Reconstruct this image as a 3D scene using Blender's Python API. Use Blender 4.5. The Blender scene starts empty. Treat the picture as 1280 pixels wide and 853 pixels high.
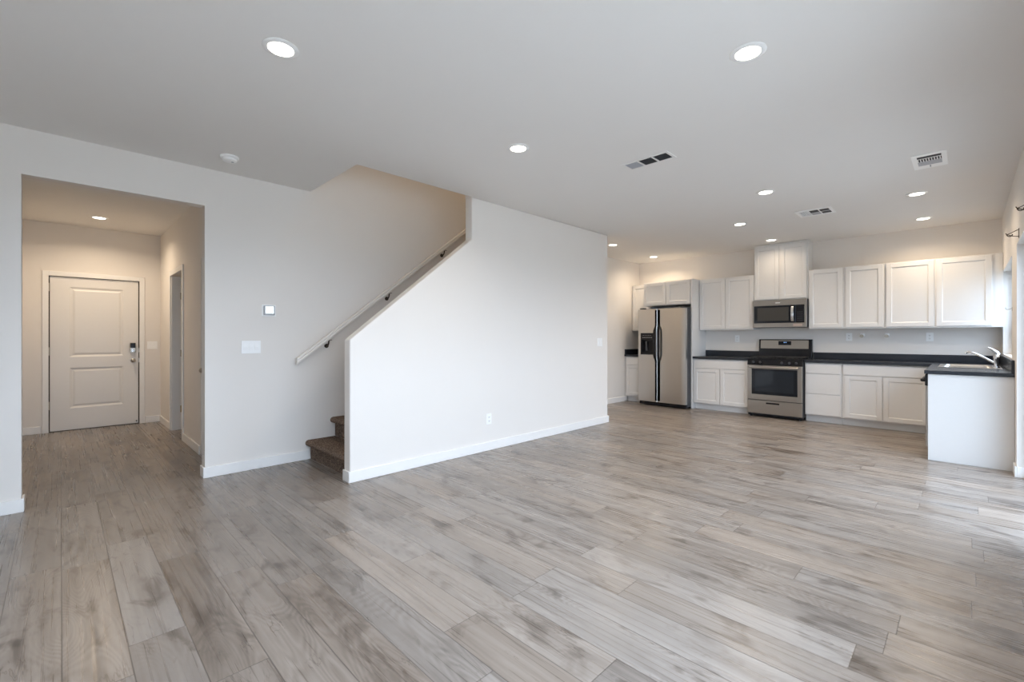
import bpy, bmesh, math, random
from mathutils import Vector, Matrix
random.seed(4)
SC = bpy.context.scene
COL = SC.collection
R = math.radians

# ---------------------------------------------------------------- camera
cam_d = bpy.data.cameras.new('camera')
cam = bpy.data.objects.new('camera', cam_d); COL.objects.link(cam)
cam.location = (0, 0, 1.244)
cam.rotation_euler = (R(90), 0, R(45.095 - 90))
cam_d.sensor_width = 36; cam_d.lens = 566.43 / 1280 * 36
cam_d.shift_y = -4.6 / 1280
cam_d.clip_start = 0.02; cam_d.clip_end = 400
SC.camera = cam

# ---------------------------------------------------------------- view and sky
SC.view_settings.view_transform = 'Standard'
SC.view_settings.look = 'None'
SC.view_settings.gamma = 1
SC.view_settings.use_curve_mapping = False
SC.view_settings.exposure = 0.12
SC.cycles.use_denoising = True
SC.cycles.max_bounces = 12
SC.cycles.diffuse_bounces = 8
SC.cycles.sample_clamp_indirect = 6
SC.cycles.caustics_reflective = False
SC.cycles.caustics_refractive = False
SKY = 10.5
LAMP_W = 8.0
world = bpy.data.worlds.new('sky'); SC.world = world; world.use_nodes = True
wn = world.node_tree.nodes; wl = world.node_tree.links
wn['Background'].inputs[0].default_value = (0.67, 0.84, 1.06, 1)
# overcast sky: dimmer at the horizon, brightest overhead
_tc = wn.new('ShaderNodeTexCoord'); _sx = wn.new('ShaderNodeSeparateXYZ'); _mr = wn.new('ShaderNodeMapRange')
wl.new(_tc.outputs['Generated'], _sx.inputs[0]); wl.new(_sx.outputs[2], _mr.inputs[0])
_mr.inputs[1].default_value = 0.0; _mr.inputs[2].default_value = 0.75
_mr.inputs[3].default_value = SKY * 0.85; _mr.inputs[4].default_value = SKY * 1.25
wl.new(_mr.outputs[0], wn['Background'].inputs[1])

def portal(name, loc, rot, sx, sy):
    d = bpy.data.lights.new(name, 'AREA'); d.shape = 'RECTANGLE'; d.size = sx; d.size_y = sy
    d.cycles.is_portal = True
    o = bpy.data.objects.new(name, d); COL.objects.link(o); o.location = loc; o.rotation_euler = rot
portal('sky_portal', (5.01, -0.47, 1.03), (R(90), 0, 0), 2.1, 2.1)
portal('sky_portal', (0.96, -0.47, 1.45), (R(90), 0, 0), 4.0, 1.5)
portal('sky_portal', (7.4, -0.47, 1.53), (R(90), 0, 0), 1.6, 1.1)

# ---------------------------------------------------------------- materials
def new_mat(name):
    m = bpy.data.materials.new(name); m.use_nodes = True
    return m, m.node_tree.nodes, m.node_tree.links, m.node_tree.nodes['Principled BSDF']
def mat(name, col, rough=0.5, metal=0.0, noise=0.0, nscale=30, bump=0.0, bscale=200, coat=0.0, emis=None, stretch=None, spec=0.5):
    m, n, l, b = new_mat(name)
    b.inputs['Roughness'].default_value = rough; b.inputs['Metallic'].default_value = metal
    b.inputs['Specular IOR Level'].default_value = spec
    b.inputs['Coat Weight'].default_value = coat
    tc = n.new('ShaderNodeTexCoord'); mp = n.new('ShaderNodeMapping'); l.new(tc.outputs['Object'], mp.inputs[0])
    if stretch: mp.inputs['Scale'].default_value = stretch
    nz = n.new('ShaderNodeTexNoise'); nz.inputs['Scale'].default_value = nscale; nz.inputs['Detail'].default_value = 4
    l.new(mp.outputs[0], nz.inputs['Vector'])
    mr = n.new('ShaderNodeMix'); mr.data_type = 'RGBA'
    k = noise
    mr.inputs[6].default_value = (col[0]*(1-k), col[1]*(1-k), col[2]*(1-k), 1)
    mr.inputs[7].default_value = (min(1, col[0]*(1+k)), min(1, col[1]*(1+k)), min(1, col[2]*(1+k)), 1)
    l.new(nz.outputs[0], mr.inputs[0]); l.new(mr.outputs[2], b.inputs['Base Color'])
    if bump:
        n2 = n.new('ShaderNodeTexNoise'); n2.inputs['Scale'].default_value = bscale; n2.inputs['Detail'].default_value = 3
        l.new(mp.outputs[0], n2.inputs['Vector'])
        bp = n.new('ShaderNodeBump'); bp.inputs['Strength'].default_value = bump; bp.inputs['Distance'].default_value = 0.002
        l.new(n2.outputs[0], bp.inputs['Height']); l.new(bp.outputs[0], b.inputs['Normal'])
    if emis:
        b.inputs['Emission Color'].default_value = (*emis[:3], 1); b.inputs['Emission Strength'].default_value = emis[3]
    return m

M = {}
M['wall'] = mat('wall_paint', (0.80, 0.765, 0.725), 0.75, noise=0.01, nscale=3, bump=0.12, bscale=90, spec=0.3)
M['ceil'] = mat('ceiling_paint', (0.82, 0.80, 0.775), 0.85, noise=0.01, nscale=3, bump=0.12, bscale=90, spec=0.2)
M['trim'] = mat('trim_paint', (0.86, 0.85, 0.83), 0.4, noise=0.01)
M['door'] = mat('door_paint', (0.80, 0.78, 0.75), 0.42, noise=0.01)
M['cab'] = mat('cabinet_paint', (0.76, 0.75, 0.735), 0.38, noise=0.01)
M['counter'] = mat('charcoal_laminate', (0.022, 0.025, 0.032), 0.26, noise=0.35, nscale=160, spec=0.35)
M['steel'] = mat('stainless_steel', (0.56, 0.54, 0.515), 0.28, metal=1.0, noise=0.04, nscale=40, stretch=(1, 1, 30))
M['steelh'] = mat('brushed_steel', (0.39, 0.355, 0.315), 0.28, metal=1.0, noise=0.05, nscale=60, stretch=(1, 1, 18))
M['chrome'] = mat('chrome', (0.80, 0.80, 0.80), 0.12, metal=1.0)
M['nickel'] = mat('satin_nickel', (0.50, 0.46, 0.40), 0.30, metal=1.0)
M['bronze'] = mat('dark_bronze', (0.08, 0.065, 0.05), 0.4, metal=0.8)
M['black'] = mat('black_enamel', (0.010, 0.010, 0.012), 0.22, noise=0.05, spec=0.3)
M['iron'] = mat('cast_iron', (0.02, 0.02, 0.02), 0.6, noise=0.2)
M['dkgrey'] = mat('dark_grey_case', (0.045, 0.048, 0.055), 0.45, noise=0.05)
M['glassb'] = mat('black_oven_glass', (0.010, 0.012, 0.016), 0.05, noise=0.05, spec=0.3)
M['plast'] = mat('white_plastic', (0.92, 0.92, 0.91), 0.35)
M['plastg'] = mat('light_grey_plastic', (0.42, 0.43, 0.45), 0.4)
M['gap'] = mat('dark_backing', (0.10, 0.085, 0.07), 0.8)  # dark backing of the added slab behind the front door
M['slot'] = mat('socket_slot', (0.08, 0.08, 0.08), 0.6)
M['vdark'] = mat('vent_duct_interior', (0.05, 0.05, 0.052), 0.8, noise=0.2)
M['vgrey'] = mat('vent_filter_grey', (0.46, 0.46, 0.49), 0.8, noise=0.1)
M['screen'] = mat('lit_screen', (0.8, 0.9, 0.95), 0.3, emis=(0.85, 0.97, 1.0, 1.1))
M['digit'] = mat('blue_digits', (0.3, 0.5, 0.9), 0.3, emis=(0.35, 0.6, 1.0, 1.2))
M['lens'] = mat('led_lens', (1, 0.97, 0.9), 0.3, emis=(1.0, 0.93, 0.80, 9.0))
M['ground'] = mat('patio_concrete', (0.37, 0.345, 0.31), 0.9, noise=0.15, nscale=2, bump=0.3)
M['frame'] = mat('white_vinyl', (0.85, 0.87, 0.9), 0.35)
M['rail'] = mat('rail_paint', (0.82, 0.79, 0.75), 0.35)

def glass_mat(name='window_glass', tr=1.0):
    m, n, l, b = new_mat(name)
    t = n.new('ShaderNodeBsdfTransparent'); g = n.new('ShaderNodeBsdfGlossy'); g.inputs['Roughness'].default_value = 0.02
    fr = n.new('ShaderNodeFresnel'); t.inputs[0].default_value = (tr, tr, tr, 1)
    ge = n.new('ShaderNodeNewGeometry'); mi = n.new('ShaderNodeMix')
    l.new(ge.outputs['Backfacing'], mi.inputs[0]); mi.inputs[2].default_value = 1.45; mi.inputs[3].default_value = 1/1.45
    l.new(mi.outputs[0], fr.inputs[0])
    mx = n.new('ShaderNodeMixShader')
    l.new(fr.outputs[0], mx.inputs[0]); l.new(t.outputs[0], mx.inputs[1]); l.new(g.outputs[0], mx.inputs[2])
    l.new(mx.outputs[0], n['Material Output'].inputs[0])
    return m
M['glass'] = glass_mat()
M['glasst'] = glass_mat('dimming_glass_slight', 0.89)  # slight tint added to the pane to cut daylight
M['glasss'] = glass_mat('dimming_glass_strong', 0.74)  # stronger tint added to cut daylight near the end panel and sink

def carpet_mat():
    m, n, l, b = new_mat('brown_carpet')
    b.inputs['Roughness'].default_value = 1.0; b.inputs['Specular IOR Level'].default_value = 0.05
    tc = n.new('ShaderNodeTexCoord')
    nz = n.new('ShaderNodeTexNoise'); nz.inputs['Scale'].default_value = 95; nz.inputs['Detail'].default_value = 5; nz.inputs['Roughness'].default_value = 0.7
    l.new(tc.outputs['Object'], nz.inputs['Vector'])
    cr = n.new('ShaderNodeValToRGB'); e = cr.color_ramp.elements
    e[0].position = 0.36; e[0].color = (0.045, 0.03, 0.02, 1); e[1].position = 0.66; e[1].color = (0.42, 0.32, 0.25, 1)
    x = e.new(0.5); x.color = (0.17, 0.12, 0.09, 1)
    l.new(nz.outputs[0], cr.inputs[0]); l.new(cr.outputs[0], b.inputs['Base Color'])
    bp = n.new('ShaderNodeBump'); bp.inputs['Strength'].default_value = 1.0; bp.inputs['Distance'].default_value = 0.012
    l.new(nz.outputs[0], bp.inputs['Height']); l.new(bp.outputs[0], b.inputs['Normal'])
    return m
M['carpet'] = carpet_mat()

def floor_mat():
    m, n, l, b = new_mat('wood_laminate_planks')
    def val(x):
        v = n.new('ShaderNodeValue'); v.outputs[0].default_value = x; return v.outputs[0]
    def ma(op, a, b_=None, c=None, clamp=False):
        q = n.new('ShaderNodeMath'); q.operation = op; q.use_clamp = clamp
        for i, s in enumerate((a, b_, c)):
            if s is None: continue
            if isinstance(s, (int, float)): q.inputs[i].default_value = s
            else: l.new(s, q.inputs[i])
        return q.outputs[0]
    def comb(x, y, z):
        q = n.new('ShaderNodeCombineXYZ')
        for i, s in enumerate((x, y, z)):
            if isinstance(s, (int, float)): q.inputs[i].default_value = s
            else: l.new(s, q.inputs[i])
        return q.outputs[0]
    def noise(v, scale, detail=3, rough=0.5, dist=0.0):
        q = n.new('ShaderNodeTexNoise'); q.inputs['Scale'].default_value = scale; q.inputs['Detail'].default_value = detail
        q.inputs['Roughness'].default_value = rough; q.inputs['Distortion'].default_value = dist
        l.new(v, q.inputs['Vector']); return q.outputs[0]
    def maprange(v, a, b_, c, d):
        q = n.new('ShaderNodeMapRange'); q.inputs[1].default_value = a; q.inputs[2].default_value = b_
        q.inputs[3].default_value = c; q.inputs[4].default_value = d; l.new(v, q.inputs[0]); return q.outputs[0]
    tc = n.new('ShaderNodeTexCoord'); sx = n.new('ShaderNodeSeparateXYZ'); l.new(tc.outputs['Object'], sx.inputs[0])
    X, Y = sx.outputs[0], sx.outputs[1]
    W, Ln = 0.19, 1.24
    xi = ma('DIVIDE', ma('SUBTRACT', X, 0.004), W); row = ma('FLOOR', xi); fx = ma('FRACT', xi)
    wn1 = n.new('ShaderNodeTexWhiteNoise'); wn1.noise_dimensions = '1D'; l.new(row, wn1.inputs['W'])
    yi = ma('ADD', ma('DIVIDE', Y, Ln), ma('MULTIPLY', wn1.outputs[0], 7.3)); col = ma('FLOOR', yi); fy = ma('FRACT', yi)
    wn2 = n.new('ShaderNodeTexWhiteNoise'); wn2.noise_dimensions = '3D'; l.new(comb(row, col, 3.7), wn2.inputs['Vector'])
    rnd = wn2.outputs[0]; sc = n.new('ShaderNodeSeparateXYZ'); l.new(wn2.outputs[1], sc.inputs[0])
    z = ma('MULTIPLY', rnd, 61.0)
    # cathedral grain: contour lines of a stretched slow noise
    slow = noise(comb(ma('MULTIPLY', X, 5.0), ma('MULTIPLY', Y, 1.0), z), 1.0, 1.5, 0.4, 0.3)
    rings = ma('SINE', ma('MULTIPLY', slow, 230.0))
    ringa = maprange(noise(comb(ma('MULTIPLY', X, 4.0), ma('MULTIPLY', Y, 1.3), ma('ADD', z, 9.0)), 1.0, 2), 0.42, 0.56, 0.0, 1.0)
    # long streaks
    st = noise(comb(ma('MULTIPLY', X, 62.0), ma('MULTIPLY', Y, 1.0), z), 1.0, 3, 0.5)
    st2 = noise(comb(ma('MULTIPLY', X, 16.0), ma('MULTIPLY', Y, 1.2), ma('ADD', z, 20.0)), 1.0, 4, 0.6, 0.5)
    blot = noise(comb(ma('MULTIPLY', X, 7.0), ma('MULTIPLY', Y, 3.0), ma('ADD', z, 40.0)), 1.0, 4, 0.6, 0.8)
    # dark cracks: thin contour of a distorted noise
    cr_ = noise(comb(ma('MULTIPLY', X, 11.0), ma('MULTIPLY', Y, 1.8), ma('ADD', z, 70.0)), 1.0, 4, 0.6, 0.6)
    crack = maprange(ma('ABSOLUTE', ma('SUBTRACT', cr_, 0.5)), 0.0, 0.012, 1.0, 0.0)
    crmask = maprange(noise(comb(ma('MULTIPLY', X, 6.0), ma('MULTIPLY', Y, 3.0), ma('ADD', z, 90.0)), 1.0, 2), 0.55, 0.68, 0.0, 1.0)
    crack = ma('MULTIPLY', crack, crmask)
    # knots
    vo = n.new('ShaderNodeTexVoronoi'); vo.inputs['Scale'].default_value = 1.0
    l.new(comb(ma('MULTIPLY', X, 5.0), ma('MULTIPLY', Y, 2.4), z), vo.inputs['Vector'])
    knot = maprange(vo.outputs['Distance'], 0.03, 0.11, 1.0, 0.0)
    # tone value 0..1
    t = ma('ADD', 0.58, ma('MULTIPLY', ma('SUBTRACT', rnd, 0.5), 0.22))
    t = ma('ADD', t, ma('MULTIPLY', ma('SUBTRACT', st, 0.5), 0.36))
    t = ma('ADD', t, ma('MULTIPLY', ma('SUBTRACT', st2, 0.5), 0.70))
    t = ma('ADD', t, ma('MULTIPLY', ma('MULTIPLY', rings, ringa), 0.065))
    t = ma('SUBTRACT', t, maprange(blot, 0.54, 0.74, 0.0, 0.50))
    t = ma('SUBTRACT', t, ma('MULTIPLY', crack, 0.38))
    t = ma('SUBTRACT', t, ma('MULTIPLY', knot, 0.35))
    ramp = n.new('ShaderNodeValToRGB'); l.new(t, ramp.inputs[0]); e = ramp.color_ramp.elements
    e[0].position = 0.0; e[0].color = (0.085, 0.066, 0.052, 1)
    e[1].position = 1.0; e[1].color = (0.41, 0.355, 0.31, 1)
    a = e.new(0.35); a.color = (0.170, 0.139, 0.115, 1)
    a = e.new(0.62); a.color = (0.272, 0.230, 0.196, 1)
    # warm / cool plank tint
    hs = n.new('ShaderNodeHueSaturation'); l.new(ramp.outputs[0], hs.inputs['Color'])
    l.new(maprange(sc.outputs[1], 0, 1, 0.75, 1.12), hs.inputs['Saturation'])
    dx = ma('MULTIPLY', ma('MINIMUM', fx, ma('SUBTRACT', 1.0, fx)), W)
    dy = ma('MULTIPLY', ma('MINIMUM', fy, ma('SUBTRACT', 1.0, fy)), Ln)
    seam = maprange(ma('MINIMUM', dx, dy), 0.0008, 0.0030, 1.0, 0.0)
    mx = n.new('ShaderNodeMix'); mx.data_type = 'RGBA'; l.new(ma('MULTIPLY', seam, 0.75), mx.inputs[0])
    l.new(hs.outputs[0], mx.inputs[6]); mx.inputs[7].default_value = (0.07, 0.055, 0.045, 1)
    l.new(mx.outputs[2], b.inputs['Base Color'])
    l.new(maprange(st, 0.3, 0.7, 0.24, 0.36), b.inputs['Roughness'])
    b.inputs['Specular IOR Level'].default_value = 0.5
    bp = n.new('ShaderNodeBump'); bp.inputs['Strength'].default_value = 0.25; bp.inputs['Distance'].default_value = 0.0012
    l.new(ma('SUBTRACT', ma('MULTIPLY', st, 0.5), ma('ADD', ma('MULTIPLY', seam, 1.2), ma('MULTIPLY', crack, 0.5))), bp.inputs['Height'])
    l.new(bp.outputs[0], b.inputs['Normal'])
    return m
M['floor'] = floor_mat()

# ---------------------------------------------------------------- mesh helpers
class MB:
    """collects shapes and links them as ONE mesh object"""
    def __init__(s): s.bm = bmesh.new()
    def box(s, x0, x1, y0, y1, z0, z1):
        if x0 > x1: x0, x1 = x1, x0
        if y0 > y1: y0, y1 = y1, y0
        if z0 > z1: z0, z1 = z1, z0
        v = [s.bm.verts.new((x, y, z)) for x in (x0, x1) for y in (y0, y1) for z in (z0, z1)]
        for f in ((0, 1, 3, 2), (4, 6, 7, 5), (0, 4, 5, 1), (2, 3, 7, 6), (0, 2, 6, 4), (1, 5, 7, 3)):
            s.bm.faces.new([v[i] for i in f])
        return s
    def prism(s, pts, axis, a, b):
        """polygon pts (2-D) extruded along axis from a to b"""
        def p3(p, t):
            return {'x': (t, p[0], p[1]), 'y': (p[0], t, p[1]), 'z': (p[0], p[1], t)}[axis]
        A = [s.bm.verts.new(p3(p, a)) for p in pts]; B = [s.bm.verts.new(p3(p, b)) for p in pts]
        s.bm.faces.new(A); s.bm.faces.new(B[::-1]); k = len(pts)
        for i in range(k): s.bm.faces.new([A[i], B[i], B[(i+1) % k], A[(i+1) % k]])
        return s
    def cyl(s, c, r, h, axis='z', seg=28, r2=None):
        r2 = r if r2 is None else r2
        rot = {'z': Matrix.Identity(4), 'x': Matrix.Rotation(R(90), 4, 'Y'), 'y': Matrix.Rotation(R(-90), 4, 'X')}[axis]
        bmesh.ops.create_cone(s.bm, cap_ends=True, segments=seg, radius1=r, radius2=r2, depth=h, matrix=Matrix.Translation(c) @ rot)
        return s
    def sph(s, c, r, sc=(1, 1, 1), seg=20):
        bmesh.ops.create_uvsphere(s.bm, u_segments=seg, v_segments=seg//2, radius=r, matrix=Matrix.Translation(c) @ Matrix.Diagonal((*sc, 1)))
        return s
    def lathe(s, prof, c=(0, 0, 0), seg=36):
        """prof: (radius, z) open profile, turned about z"""
        rings = []
        for r, z in prof:
            if r < 1e-6: rings.append([s.bm.verts.new((c[0], c[1], c[2]+z))])
            else: rings.append([s.bm.verts.new((c[0]+r*math.cos(2*math.pi*i/seg), c[1]+r*math.sin(2*math.pi*i/seg), c[2]+z)) for i in range(seg)])
        for A, B in zip(rings, rings[1:]):
            for i in range(seg):
                j = (i+1) % seg
                if len(A) == 1 and len(B) == 1: continue
                if len(A) == 1: s.bm.faces.new([A[0], B[i], B[j]])
                elif len(B) == 1: s.bm.faces.new([A[i], A[j], B[0]])
                else: s.bm.faces.new([A[i], A[j], B[j], B[i]])
        return s
    def tube(s, pts, r, seg=14, radii=None):
        pts = [Vector(p) for p in pts]; rings = []
        up = Vector((0, 0, 1))
        for i, p in enumerate(pts):
            d = (pts[min(i+1, len(pts)-1)] - pts[max(i-1, 0)]).normalized()
            a = d.cross(up)
            if a.length < 1e-3: a = d.cross(Vector((1, 0, 0)))
            a.normalize(); b = d.cross(a).normalized(); rr = radii[i] if radii else r
            rings.append([s.bm.verts.new(p + a*rr*math.cos(2*math.pi*k/seg) + b*rr*math.sin(2*math.pi*k/seg)) for k in range(seg)])
        for A, B in zip(rings, rings[1:]):
            for k in range(seg): s.bm.faces.new([A[k], A[(k+1) % seg], B[(k+1) % seg], B[k]])
        s.bm.faces.new(rings[0][::-1]); s.bm.faces.new(rings[-1])
        return s
    def build(s, name, m, parent=None, bevel=0.0, smooth=False, seg=2):
        bmesh.ops.recalc_face_normals(s.bm, faces=s.bm.faces)
        me = bpy.data.meshes.new(name); s.bm.to_mesh(me); s.bm.free()
        me.materials.append(m)
        o = bpy.data.objects.new(name, me); COL.objects.link(o)
        if parent: o.parent = parent
        if smooth:
            for p in me.polygons: p.use_smooth = True
            md = None
            try: me.set_sharp_from_angle(angle=R(40))
            except Exception: pass
        if bevel:
            md = o.modifiers.new('bevel', 'BEVEL'); md.width = bevel; md.segments = seg; md.limit_method = 'ANGLE'; md.angle_limit = R(40)
        return o
def bez(p0, p1, p2, k=10):
    p0, p1, p2 = map(Vector, (p0, p1, p2))
    return [p0*(1-t)**2 + p1*2*t*(1-t) + p2*t*t for t in [i/k for i in range(k+1)]]
def tag(o, label=None, cat=None, group=None, kind=None):
    if label: o['label'] = label
    if cat: o['category'] = cat
    if group: o['group'] = group
    if kind: o['kind'] = kind
    return o
def thing(name, label, cat, loc=(0, 0, 0), rz=0, group=None):
    o = bpy.data.objects.new(name, None); COL.objects.link(o); o.empty_display_size = 0.1
    o.location = loc; o.rotation_euler = (0, 0, rz)
    return tag(o, label, cat, group)
def struct(o, label, cat='structure'):
    return tag(o, label, cat, kind='structure')
def copy_tree(o, parent=None):
    c = o.copy(); COL.objects.link(c); c.parent = parent
    for ch in list(o.children): copy_tree(ch, c)
    return c

# ================================================================ THE SETTING
CZ = 2.74            # ceiling height
Y1 = 4.751           # entry wall face
YS = 3.72            # stair wall face
XK = 8.38            # kitchen back wall face
YR = -0.3145         # right wall face
TW = 0.12
XB = -1.05           # wall behind the camera
HX0, HX1, HY = -0.42, 1.05, 8.43

fl = MB().box(XB-0.12, 8.5, YR-0.14, 8.55, -0.12, 0.0)
floor = struct(fl.build('floor', M['floor']), 'grey-brown wood plank laminate floor running through room, hall and kitchen', 'floor')

# ceiling slab with the stairwell opening
HX_A, HX_B = 1.815, 5.58
c = MB()
c.box(XB-0.12, HX_A, YR-0.14, 8.55, CZ, CZ+0.30)
c.box(HX_A, 3.106, YR-0.14, YS, CZ, CZ+0.30)
c.box(3.106, HX_B, YR-0.14, YS+0.113, CZ, CZ+0.30)
c.box(HX_A, HX_B, Y1+TW, 8.55, CZ, CZ+0.30)
c.box(HX_B, 8.5, YR-0.14, 8.55, CZ, CZ+0.30)
struct(c.build('ceiling', M['ceil']), 'white painted ceiling with an opening over the stairs', 'ceiling')

# left wall (entry opening, stair side and kitchen side)
w = MB()
w.prism([(XB, 0), (-0.197, 0), (-0.197, 2.41), (0.904, 2.41), (0.904, 0), (HX_B, 0), (HX_B, 5.5), (HX_A, 5.5), (HX_A, CZ), (XB, CZ)], 'y', Y1, Y1+TW)
w.box(HX_B, XK+0.1, Y1-0.03, Y1+TW, 0, CZ)
struct(w.build('wall_left', M['wall']), 'long white wall with the wide opening to the entry hall and the stair handrail', 'wall')

# stair side wall with raked top
w = MB()
w.prism([(1.752, 0), (1.752, 1.223), (3.106, 2.292), (3.106, CZ), (5.69, CZ), (5.69, 0)], 'y', YS, YS+0.113)
struct(w.build('wall_stair', M['wall'], bevel=0.012, seg=3), 'white wall enclosing the staircase, its left end cut on a slope', 'wall')
w = MB().box(5.59, 5.69, YS+0.114, Y1-0.032, 0, CZ)
struct(w.build('wall_stair_end', M['wall']), 'short white wall closing the end of the staircase', 'wall')

# stairwell shaft above the ceiling
w = MB()
w.box(HX_A-0.1, HX_A, YS-0.1, Y1+TW, CZ+0.30, 5.5)
w.box(HX_A, HX_B, YS-0.1, YS, CZ+0.30, 5.5)
w.box(HX_B, HX_B+0.1, YS-0.1, Y1+TW, CZ+0.30, 5.5)
w.box(HX_A-0.1, HX_B+0.1, YS-0.1, Y1+TW, 5.5, 5.6)
struct(w.build('wall_upstairs', M['wall']), 'white walls of the stairwell rising above the ceiling', 'wall')

# kitchen end wall
w = MB().box(XK, XK+0.12, YR-0.14, Y1+TW, 0, CZ)
struct(w.build('wall_kitchen', M['wall']), 'white wall behind the kitchen cabinets and range', 'wall')
# right wall: patio door opening and kitchen window
DX0, DX1, DZ = 4.00, 6.02, 2.07
WX0, WX1, WZ0, WZ1 = 6.63, 8.18, 1.04, 2.05
w = MB()
w.box(XB-0.12, -0.98, YR-0.14, YR, 0, CZ); w.box(2.9, DX0, YR-0.14, YR, 0, CZ)
w.box(-0.98, 2.9, YR-0.14, YR, 0, 0.75); w.box(-0.98, 2.9, YR-0.14, YR, 2.15, CZ)
w.box(DX0, DX1, YR-0.14, YR, DZ, CZ)
w.box(DX1, WX0, YR-0.14, YR, 0, CZ)
w.box(WX0, WX1, YR-0.14, YR, 0, WZ0)
w.box(WX0, WX1, YR-0.14, YR, WZ1, CZ)
w.box(WX1, XK, YR-0.14, YR, 0, CZ)
bmesh.ops.remove_doubles(w.bm, verts=w.bm.verts, dist=1e-4)
struct(w.build('wall_right', M['wall']), 'white side wall with the patio door opening and the window over the sink', 'wall')
# wall behind camera
w = MB().box(XB-0.12, XB, YR, Y1+TW, 0, CZ)
struct(w.build('wall_back', M['wall']), 'white wall behind the camera', 'wall')

# entry hall
w = MB().box(HX0-0.12, HX0, Y1+TW, HY+0.12, 0, CZ)
struct(w.build('wall_hall_left', M['wall']), 'white left wall of the entry hall', 'wall')
w = MB()
w.box(HX0, -0.115, HY, HY+0.12, 0, CZ); w.box(-0.115, 0.815, HY, HY+0.12, 2.055, CZ); w.box(0.815, 3.2, HY, HY+0.12, 0, CZ)
struct(w.build('wall_hall_end', M['wall']), 'white end wall of the entry hall around the front door', 'wall')
D1a, D1b = 6.69, 7.50      # open doorway in the hall's right wall
D2a, D2b = 4.93, 5.70      # closed door near the corner
w = MB()
w.box(HX1, HX1+0.12, Y1+TW, D2a, 0, CZ)
w.box(HX1, HX1+0.12, D2a, D2b, 2.075, CZ)
w.box(HX1, HX1+0.12, D2b, D1a, 0, CZ)
w.box(HX1, HX1+0.12, D1a, D1b, 2.06, CZ)
w.box(HX1, HX1+0.12, D1b, HY, 0, CZ)
struct(w.build('wall_hall_right', M['wall']), 'white right wall of the entry hall with two doorways', 'wall')
w = MB(); w.box(HX1+0.12, 3.2, 6.2, 6.3, 0, CZ); w.box(3.1, 3.2, 6.3, HY, 0, CZ)
struct(w.build('wall_side_room', M['wall']), 'white walls of the side room seen through the hall doorway', 'wall')
w = MB(); w.box(HX1+0.12, HX1+0.9, 5.8, 5.9, 0, CZ); w.box(HX1+0.8, HX1+0.9, Y1+TW, 5.8, 0, CZ)
struct(w.build('wall_closet', M['wall']), 'white closet walls behind the closed hall door', 'wall')

# baseboards
BH, BT = 0.095, 0.014
def base(name, label, segs):
    b = MB()
    for s_ in segs: b.box(*s_, 0.0, BH)
    struct(b.build(name, M['trim'], bevel=0.004, seg=2), label, 'baseboard')
base('baseboard_left', 'white baseboard along the entry wall up to the stairs', [
    (XB, -0.197+BT, Y1-BT, Y1-0.0005), (-0.1965, -0.197+BT, Y1-0.0005, Y1+TW),
    (0.904-BT, 1.80, Y1-BT, Y1-0.0005), (0.904-BT, 0.9035, Y1-0.0005, Y1+TW)])
base('baseboard_stair', 'white baseboard along the stair wall and round its end', [
    (1.752-BT, 5.69+BT, YS-BT, YS-0.0005), (1.752-BT, 1.7515, YS-0.0005, YS+0.113), (5.6905, 5.69+BT, YS-0.0005, Y1-0.032)])
base('baseboard_kitchen', 'white baseboard on the kitchen side wall', [(5.705, 7.88, Y1-0.03-BT, Y1-0.0305)])
base('baseboard_hall', 'white baseboards of the entry hall', [
    (HX0, -0.18, HY-BT, HY-0.0005), (0.878, HX1, HY-BT, HY-0.0005),
    (HX1-BT, HX1-0.0005, D1b+0.062, HY-BT), (HX1-BT, HX1-0.0005, D2b+0.03, D1a-0.062), (HX0+0.0005, HX0+BT, Y1+TW, HY-BT)])
base('baseboard_right', 'white baseboard on the right wall beside the patio door', [
    (DX1-BT, 6.235, YR+0.0005, YR+BT), (DX1-BT, DX1-0.0005, YR-0.08, YR+0.0005), (XB, DX0, YR+0.0005, YR+BT)])

# front door
dr = bpy.data.objects.new('door_1', None); COL.objects.link(dr); dr.location = (-0.10, HY, 0)
struct(dr, 'white two-panel front door at the end of the entry hall', 'door')
def panel_door(w_, h_, t_, panels):
    """door slab, local x 0..w, y 0..t (front at y=0), recessed moulded panels on the front"""
    b = MB(); xs = sorted({0, w_} | {p[0] for p in panels} | {p[1] for p in panels}); 
    x0, x1 = panels[0][0], panels[0][1]
    b.box(0, x0, 0, t_, 0, h_); b.box(x1, w_, 0, t_, 0, h_)
    zs = [0] + sum([[p[2], p[3]] for p in sorted(panels, key=lambda q: q[2])], []) + [h_]
    for i in range(0, len(zs), 2): b.box(x0, x1, 0, t_, zs[i], zs[i+1])
    for (a, c_, z0, z1) in panels:
        # sloped moulding ring down to a raised field
        m1, d1, m2, d2 = 0.022, 0.012, 0.050, 0.004
        def ring(i, y): return [b.bm.verts.new(p) for p in ((a+i, y, z0+i), (c_-i, y, z0+i), (c_-i, y, z1-i), (a+i, y, z1-i))]
        r0, r1, r2, r3 = ring(0, 0.0), ring(m1, d1), ring(m1+0.008, d1), ring(m2, d2)
        for A, B_ in ((r0, r1), (r1, r2), (r2, r3)):
            for k in range(4): b.bm.faces.new([A[k], A[(k+1) % 4], B_[(k+1) % 4], B_[k]])
        b.bm.faces.new(r3)
        b.box(a, c_, t_*0.5, t_, z0, z1)
    return b
DP = [(0.185, 0.733, 0.97, 1.905), (0.185, 0.733, 0.285, 0.825)]
sl = panel_door(0.894, 2.032, 0.04, DP).build('door_slab', M['door'], dr); sl.location = (0.003, 0.012, 0.012)
for z in (0.35, 1.06, 1.90):
    MB().box(-0.008, 0.004, -0.002, 0.014, z-0.05, z+0.05).cyl((-0.002, -0.006, z), 0.007, 0.105, seg=12).build('hinge', M['nickel'], dr)
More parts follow.
